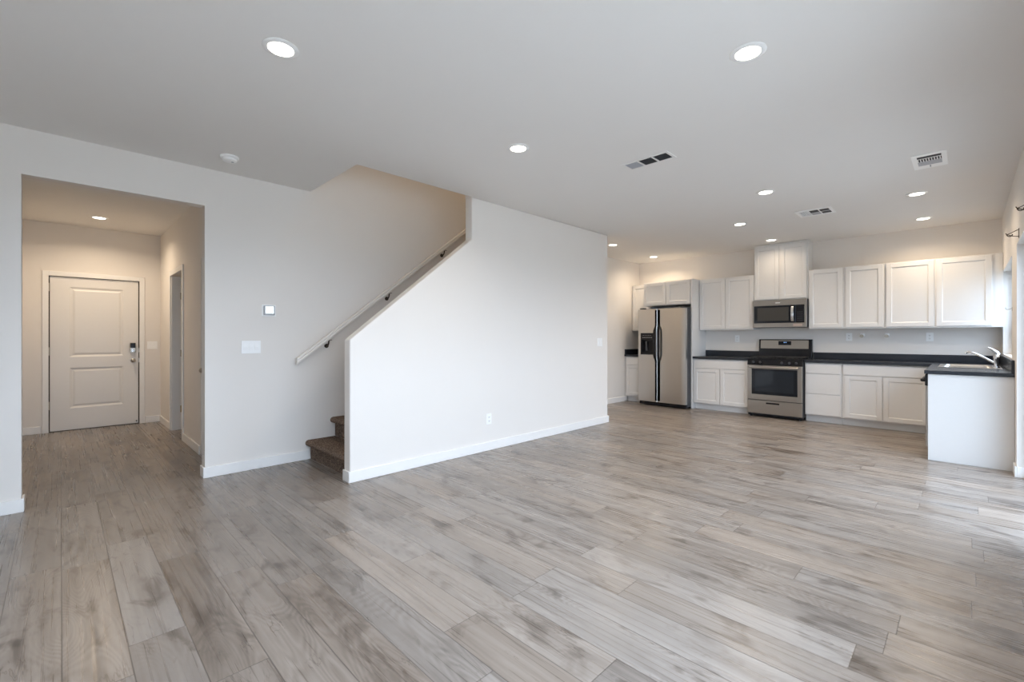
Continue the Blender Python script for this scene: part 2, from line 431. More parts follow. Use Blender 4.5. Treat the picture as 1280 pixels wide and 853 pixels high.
hd = MB().cyl((0.836, 0.006, 0.915), 0.033, 0.012, 'y').cyl((0.836, -0.015, 0.915), 0.012, 0.045, 'y').sph((0.836, -0.048, 0.915), 0.028, (1, .8, 1)).build('door_knob', M['nickel'], dr, smooth=True)
MB().box(0.803, 0.869, -0.012, 0.011, 1.025, 1.165).build('deadbolt', M['nickel'], dr, bevel=0.006)
MB().box(0.808, 0.864, -0.020, -0.011, 1.092, 1.163).build('keypad', M['black'], dr, bevel=0.006)
MB().cyl((0.836, -0.02, 1.058), 0.017, 0.018, 'y').box(0.832, 0.840, -0.042, -0.026, 1.045, 1.071).build('thumb_turn', M['chrome'], dr, smooth=True)
for z in (1.058, 0.915):
    MB().box(0.900, 0.912, -0.001, 0.006, z-0.03, z+0.03).build('strike_plate', M['nickel'], dr)
MB().box(-0.0145, 0.9145, 0.0, 0.055, 0.0005, 0.011).build('threshold', M['bronze'], dr)
MB().box(-0.0148, 0.9148, 0.056, 0.1, 0.0005, 2.0545).build('leak_blocker', M['gap'], dr)  # unseen slab added behind the door, blocks sky leaking round its edges
MB().cyl((0.875, 0.0, 0.045), 0.008, 0.03, 'y', 12).build('door_bumper', M['black'], dr)
def casing(name, label, boxes):
    b = MB()
    for s_ in boxes: b.box(*s_)
    struct(b.build(name, M['trim'], bevel=0.004), label, 'door casing')
cw = 0.062
casing('trim_1', 'white casing round the front door', [
    (-0.115-cw+0.01, -0.108, HY-0.017, HY-0.0005, 0, 2.048+cw), (0.808, 0.815+cw-0.01, HY-0.017, HY-0.0005, 0, 2.048+cw),
    (-0.108, 0.808, HY-0.017, HY-0.0005, 2.050, 2.048+cw)])
casing('trim_2', 'white casing round the open doorway in the hall', [
    (HX1-0.016, HX1-0.0005, D1a-cw, D1a, 0, 2.06+cw), (HX1-0.016, HX1-0.0005, D1b, D1b+cw, 0, 2.06+cw),
    (HX1-0.016, HX1-0.0005, D1a, D1b, 2.06, 2.06+cw),
    (HX1+0.001, HX1+0.119, D1b-0.018, D1b-0.0005, 0, 2.059), (HX1+0.001, HX1+0.119, D1a+0.0005, D1a+0.018, 0, 2.059)])
# open side-room door, hinged on the far jamb
d2 = bpy.data.objects.new('door_2', None); COL.objects.link(d2); d2.location = (HX1+0.125, D1b-0.02, 0)
struct(d2, 'white side room door standing open inside the hall doorway', 'door')
o = panel_door(0.75, 2.03, 0.035, [(0.12, 0.63, 0.97, 1.9), (0.12, 0.63, 0.25, 0.83)]).build('door_slab', M['door'], d2)
o.location = (0.0, -0.037, 0.012)
for z in (0.28, 1.03, 1.80):
    MB().box(-0.030, 0.003, -0.003, -0.0005, z-0.045, z+0.045).cyl((-0.002, -0.008, z), 0.008, 0.09, seg=12).build('hinge', M['nickel'] if z > .5 else mat('brass_hinge', (0.45, 0.33, 0.15), 0.35, metal=1.0), d2)
# closed hall door
d3 = bpy.data.objects.new('door_3', None); COL.objects.link(d3); d3.location = (HX1+0.035, D2b-0.006, 0); d3.rotation_euler = (0, 0, R(-90))
struct(d3, 'white closed hall door beside the corner, its round knob showing', 'door')
panel_door(0.758, 2.05, 0.035, [(0.12, 0.638, 0.97, 1.9), (0.12, 0.638, 0.25, 0.83)]).build('door_slab', M['door'], d3).location = (0, 0, 0.012)
MB().cyl((0.07, -0.003, 0.90), 0.030, 0.008, 'y').cyl((0.07, -0.02, 0.90), 0.010, 0.03, 'y').sph((0.07, -0.046, 0.90), 0.026, (1, .85, 1)).build('door_knob', M['nickel'], d3, smooth=True)

# patio door in the right wall
pd = bpy.data.objects.new('door_4', None); COL.objects.link(pd); pd.location = (0, YR-0.10, 0)
struct(pd, 'white framed sliding glass patio door in the right wall', 'door')
f = MB(); f.box(DX0+0.001, DX0+0.05, -0.03, 0.03, 0.001, DZ-0.001); f.box(DX1-0.05, DX1-0.001, -0.03, 0.03, 0.001, DZ-0.001)
f.box(DX0+0.05, DX1-0.05, -0.03, 0.03, DZ-0.05, DZ-0.001); f.box(DX0+0.05, DX1-0.05, -0.03, 0.03, 0.001, 0.05)
mid = (DX0+DX1)/2; f.box(mid-0.04, mid+0.04, -0.03, 0.03, 0.05, DZ-0.05); f.build('door_frame', M['frame'], pd)
MB().box(DX0+0.05, mid-0.04, -0.004, 0.004, 0.05, DZ-0.05).build('door_pane', M['glasst'], pd)
MB().box(mid+0.04, DX1-0.05, -0.004, 0.004, 0.05, DZ-0.05).build('door_pane', M['glasss'], pd)
def window(name, label, horiz, a0, a1, z0, z1, at):
    r_ = bpy.data.objects.new(name, None); COL.objects.link(r_)
    r_.location = (0, at, 0) if horiz else (at, 0, 0)
    struct(r_, label, 'window')
    def bx(m_, p, q, lo, hi, t=0.025):
        if horiz: m_.box(p, q, -t, t, lo, hi)
        else: m_.box(-t, t, p, q, lo, hi)
    e_ = 0.001; f_ = MB(); bx(f_, a0+e_, a0+.045, z0+e_, z1-e_); bx(f_, a1-.045, a1-e_, z0+e_, z1-e_); bx(f_, a0+.045, a1-.045, z0+e_, z0+.045); bx(f_, a0+.045, a1-.045, z1-.045, z1-e_)
    mm = (a0+a1)/2; bx(f_, mm-.025, mm+.025, z0+.045, z1-.045); f_.build('window_frame', M['frame'], r_)
    g_ = MB(); bx(g_, a0+.045, a1-.045, z0+.045, z1-.045, 0.003); g_.build('window_pane', M['glasss' if name == 'window_1' else 'glass'], r_)
window('window_1', 'bright white-framed window over the kitchen sink', True, WX0, WX1, WZ0, WZ1, YR-0.10)
window('added_window', 'unseen white-framed window added beside the camera for daylight', True, -0.98, 2.9, 0.75, 2.15, YR-0.10)  # added out of view to bring more daylight onto the walls
gr = MB().box(-40, 50, -60, YR-0.16, -0.3, -0.10); gr.box(-40, XB-0.14, YR-0.16, 60, -0.3, -0.10)
struct(gr.build('ground', M['ground']), 'pale concrete ground outside the patio door', 'ground')

# ================================================================ STAIRS
RISE, RUN, NS = 0.2, 0.2553, 14
st = thing('staircase', 'brown speckled carpeted staircase climbing between the white walls', 'staircase', (1.80, YS+0.116, 0))
SW = (Y1-0.003) - (YS+0.116)
def step_mesh(zb, zt, depth):
    # side profile with a rounded nosing, drawn in (x,z)
    nr = 0.024; pts = [(0.028, zb), (0.028, zt-0.062)]
    for k in range(9):
        a = R(-90 - 180*k/8); pts.append((0.006 + 0.03*math.cos(a)*1.0, zt-0.03 + 0.03*math.sin(a)))
    pts += [(depth, zt), (depth, zb)]
    b = MB()
    ny = 1
    b.prism(pts, 'y', 0.0, SW)
    return b
for i in range(NS):
    zb = i*RISE + (0.0005 if i == 0 else 0.0); zt = (i+1)*RISE - (0.004 if i == 0 else 0)
    dep = RUN+0.028 if i < NS-1 else 0.22
    o = step_mesh(zb if i == 0 else zb+0.0005, zt, dep).build('step', M['carpet'], st, smooth=True)
    o.location = (i*RUN-0.012, 0, 0)
b = MB().prism([(0.30, 0.001), (0.30+RUN*12.4, RISE*12.4-0.02), (3.76, RISE*12.4-0.02), (3.76, 0.001)], 'y', 0.01, SW-0.01)
b.build('stringer', M['trim'], st)

# handrail on the left wall
hr = thing('handrail', 'white wooden handrail sloping up the wall above the stairs', 'handrail', (1.66, Y1, 1.003))
yr0 = -0.062
def rail_profile():
    return [(-0.019, -0.026), (0.019, -0.026), (0.023, -0.006), (0.017, 0.004), (0.022, 0.014), (0.016, 0.026), (-0.016, 0.026), (-0.022, 0.014), (-0.017, 0.004), (-0.023, -0.006)]
SL = 0.769
def rail_mesh(x0, x1, lead=0.0):
    b = MB(); A = []; B_ = []
    for (yy, zz) in rail_profile():
        A.append(b.bm.verts.new((x0, yr0+yy, x0*SL+zz*1.26))); B_.append(b.bm.verts.new((x1, yr0+yy, x1*SL+zz*1.26)))
    k = len(A); b.bm.faces.new(A); b.bm.faces.new(B_[::-1])
    for i in range(k): b.bm.faces.new([A[i], B_[i], B_[(i+1) % k], A[(i+1) % k]])
    return b
rail_mesh(0.0, 3.15).build('rail', M['rail'], hr, bevel=0.003)
for xx in (0.32, 1.02, 1.80, 2.6):
    z = xx*SL
    b = MB().cyl((xx, -0.004, z-0.095), 0.022, 0.007, 'y', 16)
    b.tube(bez((xx, -0.006, z-0.095), (xx, -0.062, z-0.10), (xx, -0.062, z-0.034)), 0.007, 8)
    b.box(xx-0.03, xx+0.03, -0.072, -0.052, z-0.036, z-0.0315)
    b.build('bracket', M['bronze'], hr, smooth=True)

# ================================================================ CEILING FIXTURES
def lamp_light(parent, power, colr, size=0.11):
    d = bpy.data.lights.new('lamp', 'AREA'); d.shape = 'DISK'; d.size = size; d.energy = power; d.color = colr
    d.spread = R(150)
    o = bpy.data.objects.new('lamp', d); COL.objects.link(o); o.parent = parent; o.location = (0, 0, -0.014)
    return o
WARM = (1.0, 0.80, 0.58)
LIGHTS = [
    ((0.807, 2.502), 'large lit recessed ceiling light over the floor in front of the entry hall', 1.0),
    ((2.552, 0.809), 'large lit recessed ceiling light, the one nearest the patio door side of the living room', 1.0),
    ((2.561, 2.498), 'lit recessed ceiling light over the room centre, left of the slim dark vent', 1.0),
    ((5.135, 1.459), 'lit recessed ceiling light between the slim dark vent and the three-section vent', 1.0),
    ((6.305, 0.366), 'lit recessed ceiling light just below the wide white vent beside the right wall', 1.0),
    ((6.344, 2.109), 'lit recessed ceiling light in front of the fridge, left of the three-section vent', 1.0),
    ((7.675, 0.385), 'lit recessed ceiling light above the right-hand upper cabinets', 1.0),
    ((7.724, 2.117), 'lit recessed ceiling light right above the tall cabinet over the microwave', 0.3),
    ((6.313, 4.03), 'lit recessed ceiling light just beyond the end of the stair wall', 1.0),
    ((7.787, 4.096), 'small lit recessed ceiling light in the corner above the fridge', 1.0),
    ((0.343, 7.639), 'lit recessed ceiling light in the entry hall before the front door', 1.5),
]
first = None
for (p, lab, k) in LIGHTS:
    if first is None:
        t = thing('ceiling_light', lab, 'ceiling light', (p[0], p[1], CZ), group='recessed ceiling lights')
        MB().lathe([(0.086, -0.0005), (0.087, -0.003), (0.080, -0.007), (0.062, -0.0085), (0.060, -0.005), (0.060, -0.0005)]).build('trim_ring', M['plast'], t, smooth=True)
        MB().lathe([(0.0595, -0.002), (0.0595, -0.0060), (0.045, -0.0075), (0.0, -0.008)]).build('lens', M['lens'], t, smooth=True)
        first = t
    else:
        t = copy_tree(first); t.location = (p[0], p[1], CZ); t['label'] = lab
for o in [o for o in COL.objects if o.name.startswith('ceiling_light')]:
    lab = o['label']; k = [q[2] for q in LIGHTS if q[1] == lab][0]
    kit = o.location.x > 5; hall = o.location.y > 5
    lamp_light(o, LAMP_W*k, WARM if (kit or hall) else (1.0, 0.90, 0.79))
# unseen light added upstairs to warm the stairwell
t = thing('added_stairwell_light', 'unseen round ceiling light added high above the staircase', 'ceiling light', (3.6, 4.25, 5.5))
MB().lathe([(0.092, -0.0005), (0.094, -0.004), (0.088, -0.009), (0.074, -0.011), (0.072, -0.0005)]).build('trim_ring', M['plast'], t, smooth=True)
MB().lathe([(0.0715, -0.002), (0.05, -0.0095), (0.0, -0.010)]).build('lens', M['lens'], t, smooth=True)
lamp_light(t, 10, (1.0, 0.78, 0.52))

# vents
def vent_frame(t, lx, ly, holes, mth=M['plast']):
    """plate lx by ly with rectangular holes given in local coords, hanging under the ceiling"""
    b = MB(); xs = [-lx/2] + sorted({h[0] for h in holes} | {h[1] for h in holes}) + [lx/2]; ys = [-ly/2] + sorted({h[2] for h in holes} | {h[3] for h in holes}) + [ly/2]
    for i in range(len(xs)-1):
        for j in range(len(ys)-1):
            cx, cy = (xs[i]+xs[i+1])/2, (ys[j]+ys[j+1])/2
            if any(h[0] < cx < h[1] and h[2] < cy < h[3] for h in holes): continue
            b.box(xs[i], xs[i+1], ys[j], ys[j+1], -0.007, -0.0005)
    bmesh.ops.remove_doubles(b.bm, verts=b.bm.verts, dist=1e-5)
    b.build('vent_frame', mth, t)
t = thing('ceiling_vent', 'slim ceiling vent with two dark sections and one pale section, above the stair wall side', 'vent', (3.525, 1.905, CZ))
H3 = [(-0.065, 0.065, -0.19, -0.075), (-0.065, 0.065, -0.06, 0.055), (-0.065, 0.065, 0.07, 0.185)]
vent_frame(t, 0.17, 0.42, H3, M['ceil'])
for i, h in enumerate(H3):
    MB().box(h[0]+.001, h[1]-.001, h[2]+.001, h[3]-.001, -0.003, -0.0006).build('vent_core', M['vgrey'] if i == 2 else M['vdark'], t)
for i, h in enumerate(H3):
    b = MB()
    for k in range(7):
        x = h[0]+0.012+k*0.0175; b.box(x, x+0.0015, h[2], h[3], -0.0065, -0.003)
    b.build('louver', M['vgrey'] if i == 2 else M['dkgrey'], t)
t = thing('ceiling_vent', 'square white ceiling vent with short louvers, near the right wall', 'vent', (5.19, 0.22, CZ))
vent_frame(t, 0.42, 0.215, [(-0.155, 0.115, -0.075, 0.075)])
MB().box(-0.154, 0.114, -0.074, 0.074, -0.003, -0.0006).build('vent_core', M['vdark'], t)
b = MB()
for k in range(9): y = -0.068+k*0.017; b.box(-0.085, 0.0, y, y+0.006, -0.0065, -0.003)
b.box(-0.09, -0.083, -0.075, 0.075, -0.0068, -0.003); b.build('louver', M['plast'], t)
MB().box(0.0, 0.115, -0.075, 0.075, -0.006, -0.003).build('louver', M['vgrey'], t)
MB().box(0.125, 0.15, -0.004, 0.004, -0.018, -0.007).build('damper_lever', M['plastg'], t)
t = thing('ceiling_vent', 'small three-section ceiling vent with grey mesh and dark slots, in front of the range', 'vent', (6.375, 1.275, CZ))
H3 = [(-0.12, 0.12, -0.15, -0.055), (-0.12, 0.12, -0.045, 0.045), (-0.12, 0.12, 0.055, 0.15)]
vent_frame(t, 0.33, 0.36, H3)
for i, h in enumerate(H3):
    MB().box(h[0]+.001, h[1]-.001, h[2]+.001, h[3]-.001, -0.003, -0.0006).build('vent_core', M['vdark'], t)
b = MB()
for k in range(10):
    x = -0.112+k*0.024; b.box(x, x+0.004, 0.055, 0.15, -0.0065, -0.003)
for k in range(4): y = 0.068+k*0.023; b.box(-0.12, 0.12, y, y+0.003, -0.0067, -0.003)
b.build('louver', M['plast'], t)
MB().box(0.0, 0.12, -0.045, 0.045, -0.0062, -0.003).build('louver', M['vgrey'], t)
MB().box(0.0, 0.008, -0.15, -0.055, -0.0062, -0.003).build('louver', M['plast'], t)

t = thing('smoke_detector', 'round white smoke detector on the ceiling near the entry wall', 'smoke detector', (0.992, 4.307, CZ))
MB().lathe([(0.068, -0.0005), (0.068, -0.012), (0.062, -0.018), (0, -0.018)]).build('base', M['plast'], t, smooth=True)
MB().lathe([(0.054, -0.0185), (0.052, -0.034), (0.040, -0.042), (0, -0.043)]).build('cover', M['plast'], t, smooth=True)
MB().cyl((0.02, -0.01, -0.044), 0.010, 0.003).build('test_button', M['plastg'], t)

# ================================================================ WALL PLATES
def plate(name, label, cat, loc, rz, w_, h_, kind, n_=1, group=None):
    """plate against a wall; local front is -y"""
    t = thing(name, label, cat, loc, rz, group)
    MB().box(-w_/2, w_/2, -0.006, -0.0005, -h_/2, h_/2).build('cover_plate', M['plast'], t, bevel=0.002)
    if kind == 'switch':
        for i in range(n_):
            x = (i-(n_-1)/2)*0.046
            MB().prism([(-0.006, -0.033), (-0.0075, -0.033), (-0.010, 0.0), (-0.0075, 0.033), (-0.006, 0.033)], 'x', x-0.0165, x+0.0165).build('rocker', M['plast'], t)
    else:
        for i in range(n_):
            x = (i-(n_-1)/2)*0.046
            for dz in (-0.021, 0.021):
                s_ = MB().box(x-0.016, x+0.016, -0.009, -0.006, dz-0.015, dz+0.015).build('socket', M['plast'], t, bevel=0.002)
                MB().box(x-0.008, x-0.005, -0.0096, -0.009, dz-0.005, dz+0.006).box(x+0.005, x+0.008, -0.0096, -0.009, dz-0.005, dz+0.006).cyl((x, -0.0093, dz-0.010), 0.0025, 0.0006, 'y', 8).build('slot', M['slot'], s_)
    return t
plate('light_switch', 'three-rocker light switch plate on the entry wall below the thermostat', 'light switch', (1.27, Y1, 1.152), 0, 0.163, 0.118, 'switch', 3)
plate('light_switch', 'light switch plate beside the front door in the entry hall', 'light switch', (0.955, HY, 1.13), 0, 0.118, 0.115, 'switch', 2)
plate('light_switch', 'light switch plate at the kitchen end of the stair wall', 'light switch', (5.485, YS, 1.175), 0, 0.118, 0.118, 'switch', 2)
plate('wall_outlet', 'white wall outlet low on the stair wall', 'outlet', (3.345, YS, 0.345), 0, 0.075, 0.118, 'outlet')
plate('wall_outlet', 'white outlet above the counter between fridge and range', 'outlet', (XK, 2.83, 1.22), R(-90), 0.075, 0.118, 'outlet')
plate('wall_outlet', 'white outlet under the cabinets just left of the two chrome pegs', 'outlet', (XK, 1.245, 1.25), R(-90), 0.075, 0.118, 'outlet')
plate('wall_outlet', 'white outlet under the right-most cabinet, left of the sink faucet', 'outlet', (XK, 0.355, 1.25), R(-90), 0.075, 0.118, 'outlet')
t = thing('thermostat', 'square white thermostat with a bright screen on the entry wall', 'thermostat', (1.424, Y1, 1.502))
MB().box(-0.062, 0.062, -0.005, -0.0005, -0.056, 0.056).build('wall_plate', M['plast'], t, bevel=0.003)
MB().box(-0.048, 0.048, -0.024, -0.005, -0.045, 0.045).build('housing', M['plastg'], t, bevel=0.004)
MB().box(-0.036, 0.036, -0.0255, -0.0238, -0.028, 0.038).build('screen', M['screen'], t)

# two pegs under the upper cabinets
for (y, lab) in ((1.086, 'left of the two chrome and white paper towel pegs under the upper cabinets'), (0.803, 'right of the two chrome and white paper towel pegs under the upper cabinets')):
    t = thing('towel_peg', lab, 'towel holder', (XK, y, 1.255), R(-90), 'paper towel pegs')
    MB().cyl((0, -0.004, 0), 0.024, 0.007, 'y', 20).build('mounting_disc', M['nickel'], t, smooth=True)
    MB().tube([(0, -0.006, 0), (0, -0.06, 0.006)], 0.009, 12).tube([(-0.018, -0.006, 0.018), (0, -0.055, 0.01)], 0.004, 8).build('arm', M['nickel'], t, smooth=True)
    MB().lathe([(0, 0), (0.022, 0.0), (0.027, 0.004), (0.027, 0.040), (0.022, 0.046), (0, 0.046)], seg=24).build('cap', M['plast'], t, smooth=True)
    cp = t.children[-1]; cp.rotation_euler = (0, R(90), 0); cp.location = (0.0, -0.062, 0.006)

# curtain rod brackets on the right wall
for (x, lab) in ((5.75, 'wire curtain rod bracket over the patio door, the one nearer the kitchen'), (4.62, 'wire curtain rod bracket over the patio door, cut by the right edge of the photo')):
    t = thing('curtain_bracket', lab, 'curtain bracket', (x, YR, 2.13), 0, 'curtain rod brackets')
    MB().box(-0.009, 0.009, 0.0005, 0.004, -0.045, 0.04).build('wall_plate', M['bronze'], t, bevel=0.001)
    MB().tube([(0, 0.004, 0.03), (0, 0.045, 0.006), (0, 0.070, -0.006)], 0.003, 8).tube([(0, 0.004, -0.03), (0, 0.04, -0.022), (0, 0.070, -0.006)], 0.003, 8).build('arm', M['bronze'], t, smooth=True)
    ring = [(0, 0.055+0.016*math.cos(a), -0.006+0.018*math.sin(a)+0.0) for a in [R(180+k*20) for k in range(10)]]
    MB().tube(ring, 0.0035, 8).tube([(0, 0.071, -0.006), (0, 0.078, 0.006)], 0.003, 8).build('cradle', M['bronze'], t, smooth=True)
t = thing('wall_hook', 'small curved metal hook on the wall beside the sink window', 'hook', (WX0-0.06, YR, 1.52))
MB().box(-0.008, 0.008, 0.0005, 0.004, -0.02, 0.02).build('wall_plate', M['nickel'], t)
MB().tube(bez((0, 0.004, 0.006), (0, 0.05, -0.02), (0, 0.045, 0.02)), 0.003, 8).build('hook', M['nickel'], t, smooth=True)

# ================================================================ KITCHEN
# cabinet-local frame: x left->right seen from the front, y into the cabinet, z up
def shaker(w_, h_, fw=0.055, t_=0.019):
    b = MB()
    b.box(0, fw, 0, t_, 0, h_); b.box(w_-fw, w_, 0, t_, 0, h_); b.box(fw, w_-fw, 0, t_, 0, fw); b.box(fw, w_-fw, 0, t_, h_-fw, h_)
    b.box(fw, w_-fw, 0.010, t_-0.002, fw, h_-fw)
    # small slanted inner edge
    i = 0.007
    def ring(q, y): return [b.bm.verts.new(p) for p in ((fw-0+q, y, fw+q), (w_-fw-q, y, fw+q), (w_-fw-q, y, h_-fw-q), (fw+q, y, h_-fw-q))]
    A, B_ = ring(0, 0.004), ring(i, 0.0099)
    for k in range(4): b.bm.faces.new([A[k], A[(k+1) % 4], B_[(k+1) % 4], B_[k]])
    return b
def slab(w_, h_, t_=0.019): return MB().box(0, w_, 0, t_, 0, h_)
def add_front(parent, name, kind, x, z, w_, h_):
    o = (shaker(w_, h_) if kind == 's' else slab(w_, h_)).build(name, M['cab'], parent, bevel=0.0025)
    o.location = (x, -0.0195, z); return o
def cabinet(label, loc, rz, w_, depth, z0, z1, fronts, toe=False, group=None, name='kitchen_cabinet', crown=False):
    t = thing(name, label, 'cabinet', loc, rz, group)
    b = MB()
    g = 0.0008
    if toe:
        b.box(g, w_-g, 0, depth, 0.10, z1)
        b.build('carcass', M['cab'], t, bevel=0.0015)
        MB().box(g, w_-g, 0.065, depth-0.02, 0.0005, 0.0995).build('toe_kick', M['cab'], t)
    else:
        b.box(g, w_-g, 0, depth, z0, z1).build('carcass', M['cab'], t, bevel=0.0015)
    for fr in fronts: add_front(t, *fr)
    if crown:
        MB().box(-0.0, w_, -0.03, depth, z1, z1+0.018).build('crown_strip', M['cab'], t, bevel=0.002)
    return t
RZB = R(-90)                  # back-wall run: local x -> -Y, local y -> +X
XU, XBf = 8.09, 7.845         # carcass fronts of uppers and bases
DU = XK-0.002-XU; DB = XK-0.002-XBf
UZ0, UZ1 = 1.37, 2.27
g_u, g_b = 'white wall cabinets', 'white base cabinets'
# uppers
cabinet('narrow white upper cabinet in the corner left of the fridge, at counter-splash height', (XU, 4.715, 0), RZB, 0.40, DU, UZ0, UZ1, [('cabinet_door', 's', 0.015, UZ0+.012, 0.37, UZ1-UZ0-.024)], group=g_u)
cabinet('short two-door white cabinet directly above the fridge', (7.82, 4.312, 0), RZB, 0.905, XK-.002-7.82, 1.83, 2.265, [('cabinet_door', 's', 0.012, 1.845, 0.43, 0.405), ('cabinet_door', 's', 0.463, 1.845, 0.43, 0.405)], group=g_u)
cabinet('two-door white upper cabinet between the fridge and the microwave', (XU, 3.372, 0), RZB, 0.902, DU, UZ0, UZ1, [('cabinet_door', 's', 0.012, UZ0+.02, 0.432, UZ1-UZ0-.034), ('cabinet_door', 's', 0.462, UZ0+.02, 0.428, UZ1-UZ0-.034)], group=g_u)
cabinet('tall two-door white cabinet reaching the ceiling above the microwave', (XU, 2.468, 0), RZB, 0.762, DU, 1.835, 2.715, [('cabinet_door', 's', 0.012, 1.85, 0.352, 0.85), ('cabinet_door', 's', 0.39, 1.85, 0.352, 0.85)], group=g_u, crown=True)
cabinet('two-door white upper cabinet immediately right of the microwave', (XU, 1.704, 0), RZB, 0.902, DU, UZ0, UZ1, [('cabinet_door', 's', 0.010, UZ0+.02, 0.415, UZ1-UZ0-.034), ('cabinet_door', 's', 0.462, UZ0+.02, 0.425, UZ1-UZ0-.034)], group=g_u)
cabinet('two-door white upper cabinet at the far right, ending at the window wall', (XU, 0.800, 0), RZB, 1.112, DU, UZ0, UZ1, [('cabinet_door', 's', 0.016, UZ0+.02, 0.483, UZ1-UZ0-.034), ('cabinet_door', 's', 0.522, UZ0+.02, 0.497, UZ1-UZ0-.034)], group=g_u)
# fridge side panel
o = MB().box(7.80, XK-0.002, 3.374, 3.400, 0.0005, UZ1).build('side_panel', M['cab'], bevel=0.0015)
tag(o, 'tall white panel standing against the right side of the fridge', 'cabinet panel')
# bases
BT_ = 0.872
cabinet('narrow white base cabinet squeezed between side wall and fridge', (XBf, 4.715, 0), RZB, 0.395, DB, 0, BT_, [('drawer_front', 'p', 0.02, 0.72, 0.36, 0.14), ('cabinet_door', 's', 0.02, 0.125, 0.36, 0.58)], toe=True, group=g_b)
cabinet('two-door white base cabinet between the fridge and the range', (XBf, 3.372, 0), RZB, 0.906, DB, 0, BT_, [('drawer_front', 'p', 0.012, 0.715, 0.88, 0.145), ('cabinet_door', 's', 0.012, 0.115, 0.432, 0.59), ('cabinet_door', 's', 0.460, 0.115, 0.432, 0.59)], toe=True, group=g_b)
cabinet('white three-drawer base cabinet just right of the range', (XBf, 1.698, 0), RZB, 0.452, DB, 0, BT_, [('drawer_front', 'p', 0.012, 0.718, 0.425, 0.142), ('drawer_front', 'p', 0.012, 0.420, 0.425, 0.290), ('drawer_front', 'p', 0.012, 0.115, 0.425, 0.297)], toe=True, group=g_b)
cabinet('two-door white base cabinet in the corner beside the dishwasher', (XBf, 1.244, 0), RZB, 1.54, DB, 0, BT_, [('drawer_front', 'p', 0.012, 0.718, 0.89, 0.142), ('cabinet_door', 's', 0.030, 0.115, 0.41, 0.59), ('cabinet_door', 's', 0.452, 0.115, 0.45, 0.59)], toe=True, group=g_b)
# return run along right wall
YF = 0.262
t = thing('kitchen_cabinet', 'white sink base cabinet under the window, mostly hidden behind the end panel', 'cabinet', (7.82, YF, 0), R(180), g_b)
# side walls, floor and back leave the sink bowl free inside
b = MB(); b.box(0.001, 0.02, 0, 0.57, 0.10, BT_); b.box(0.91, 0.929, 0, 0.57, 0.10, BT_); b.box(0.02, 0.91, 0, 0.57, 0.10, 0.12); b.box(0.02, 0.91, 0.55, 0.57, 0.12, BT_); b.box(0.02, 0.91, 0, 0.018, 0.12, BT_)
b.build('carcass', M['cab'], t)
MB().box(0.001, 0.929, 0.065, 0.56, 0.0005, 0.0995).build('toe_kick', M['cab'], t)
add_front(t, 'cabinet_door', 's', 0.03, 0.115, 0.43, 0.59); add_front(t, 'cabinet_door', 's', 0.47, 0.115, 0.43, 0.59); add_front(t, 'drawer_front', 'p', 0.03, 0.718, 0.87, 0.142)
o = MB().box(6.243, 6.262, YR+0.002, 0.278, 0.0005, BT_).build('end_panel', M['cab'], bevel=0.0015)
tag(o, 'large plain white end panel of the counter run beside the patio door', 'cabinet panel')

# dishwasher
t = thing('dishwasher', 'stainless dishwasher seen edge-on behind the white end panel', 'dishwasher', (6.875, YF, 0), R(180))
MB().box(0.004, 0.606, 0.005, 0.56, 0.10, 0.868).build('tub', M['dkgrey'], t)
MB().box(0.004, 0.606, -0.035, 0.004, 0.13, 0.745).build('door', M['steelh'], t, bevel=0.004)
MB().box(0.004, 0.606, -0.040, 0.004, 0.75, 0.866).build('control_panel', M['black'], t, bevel=0.006)
MB().tube([(0.06, -0.041, 0.80), (0.07, -0.065, 0.80), (0.54, -0.065, 0.80), (0.55, -0.041, 0.80)], 0.014, 12).build('handle', M['black'], t, smooth=True)
MB().box(0.01, 0.60, 0.04, 0.5, 0.0005, 0.098).build('toe_kick', M['black'], t)

# countertops
CT0, CT1 = 0.874, 0.911
def ctop(label, boxes):
    b = MB()
    for s_ in boxes: b.box(*s_)
    return tag(b.build('countertop', M['counter'], bevel=0.003), label, 'countertop', 'charcoal countertops')
XC = 7.80
ctop('short dark countertop in the corner left of the fridge', [(XC, XK-.001, 4.325, 4.718, CT0, CT1), (XK-.022, XK-.001, 4.325, 4.718, CT1, 1.01), (XC+0.01, XK-.022, 4.698, 4.718, CT1, 1.01)])
ctop('dark countertop with splash strip between the fridge panel and the range', [(XC, XK-.001, 2.468, 3.372, CT0, CT1), (XK-.022, XK-.001, 2.468, 3.372, CT1, 1.01)])
SX0, SX1, SY0, SY1 = 6.93, 7.72, -0.235, 0.215   # sink cut-out
b = MB()
xs = [6.222, SX0, SX1, XC, XK-.001]; ys = [YR+.001, SY0, SY1, 0.305, 1.697]
for i in range(4):
    for j in range(4):
        if i == 1 and j == 1: continue
        if j == 3 and i < 3: continue
        b.box(xs[i], xs[i+1], ys[j], ys[j+1], CT0, CT1)
bmesh.ops.remove_doubles(b.bm, verts=b.bm.verts, dist=1e-5)
# drop the coincident inner faces between neighbouring tiles
seen = {}
for f_ in b.bm.faces: seen.setdefault(tuple(round(v, 4) for v in f_.calc_center_median()), []).append(f_)
bmesh.ops.delete(b.bm, geom=[f_ for fs in seen.values() if len(fs) > 1 for f_ in fs], context='FACES_ONLY')
b.box(XK-.022, XK-.001, YR+.022, 1.697, CT1, 1.01)
b.box(6.232, XK-.001, YR+.001, YR+.022, CT1, 1.03)
tag(b.build('countertop', M['counter'], bevel=0.002), 'long dark L-shaped countertop from the range round to the sink', 'countertop', 'charcoal countertops')

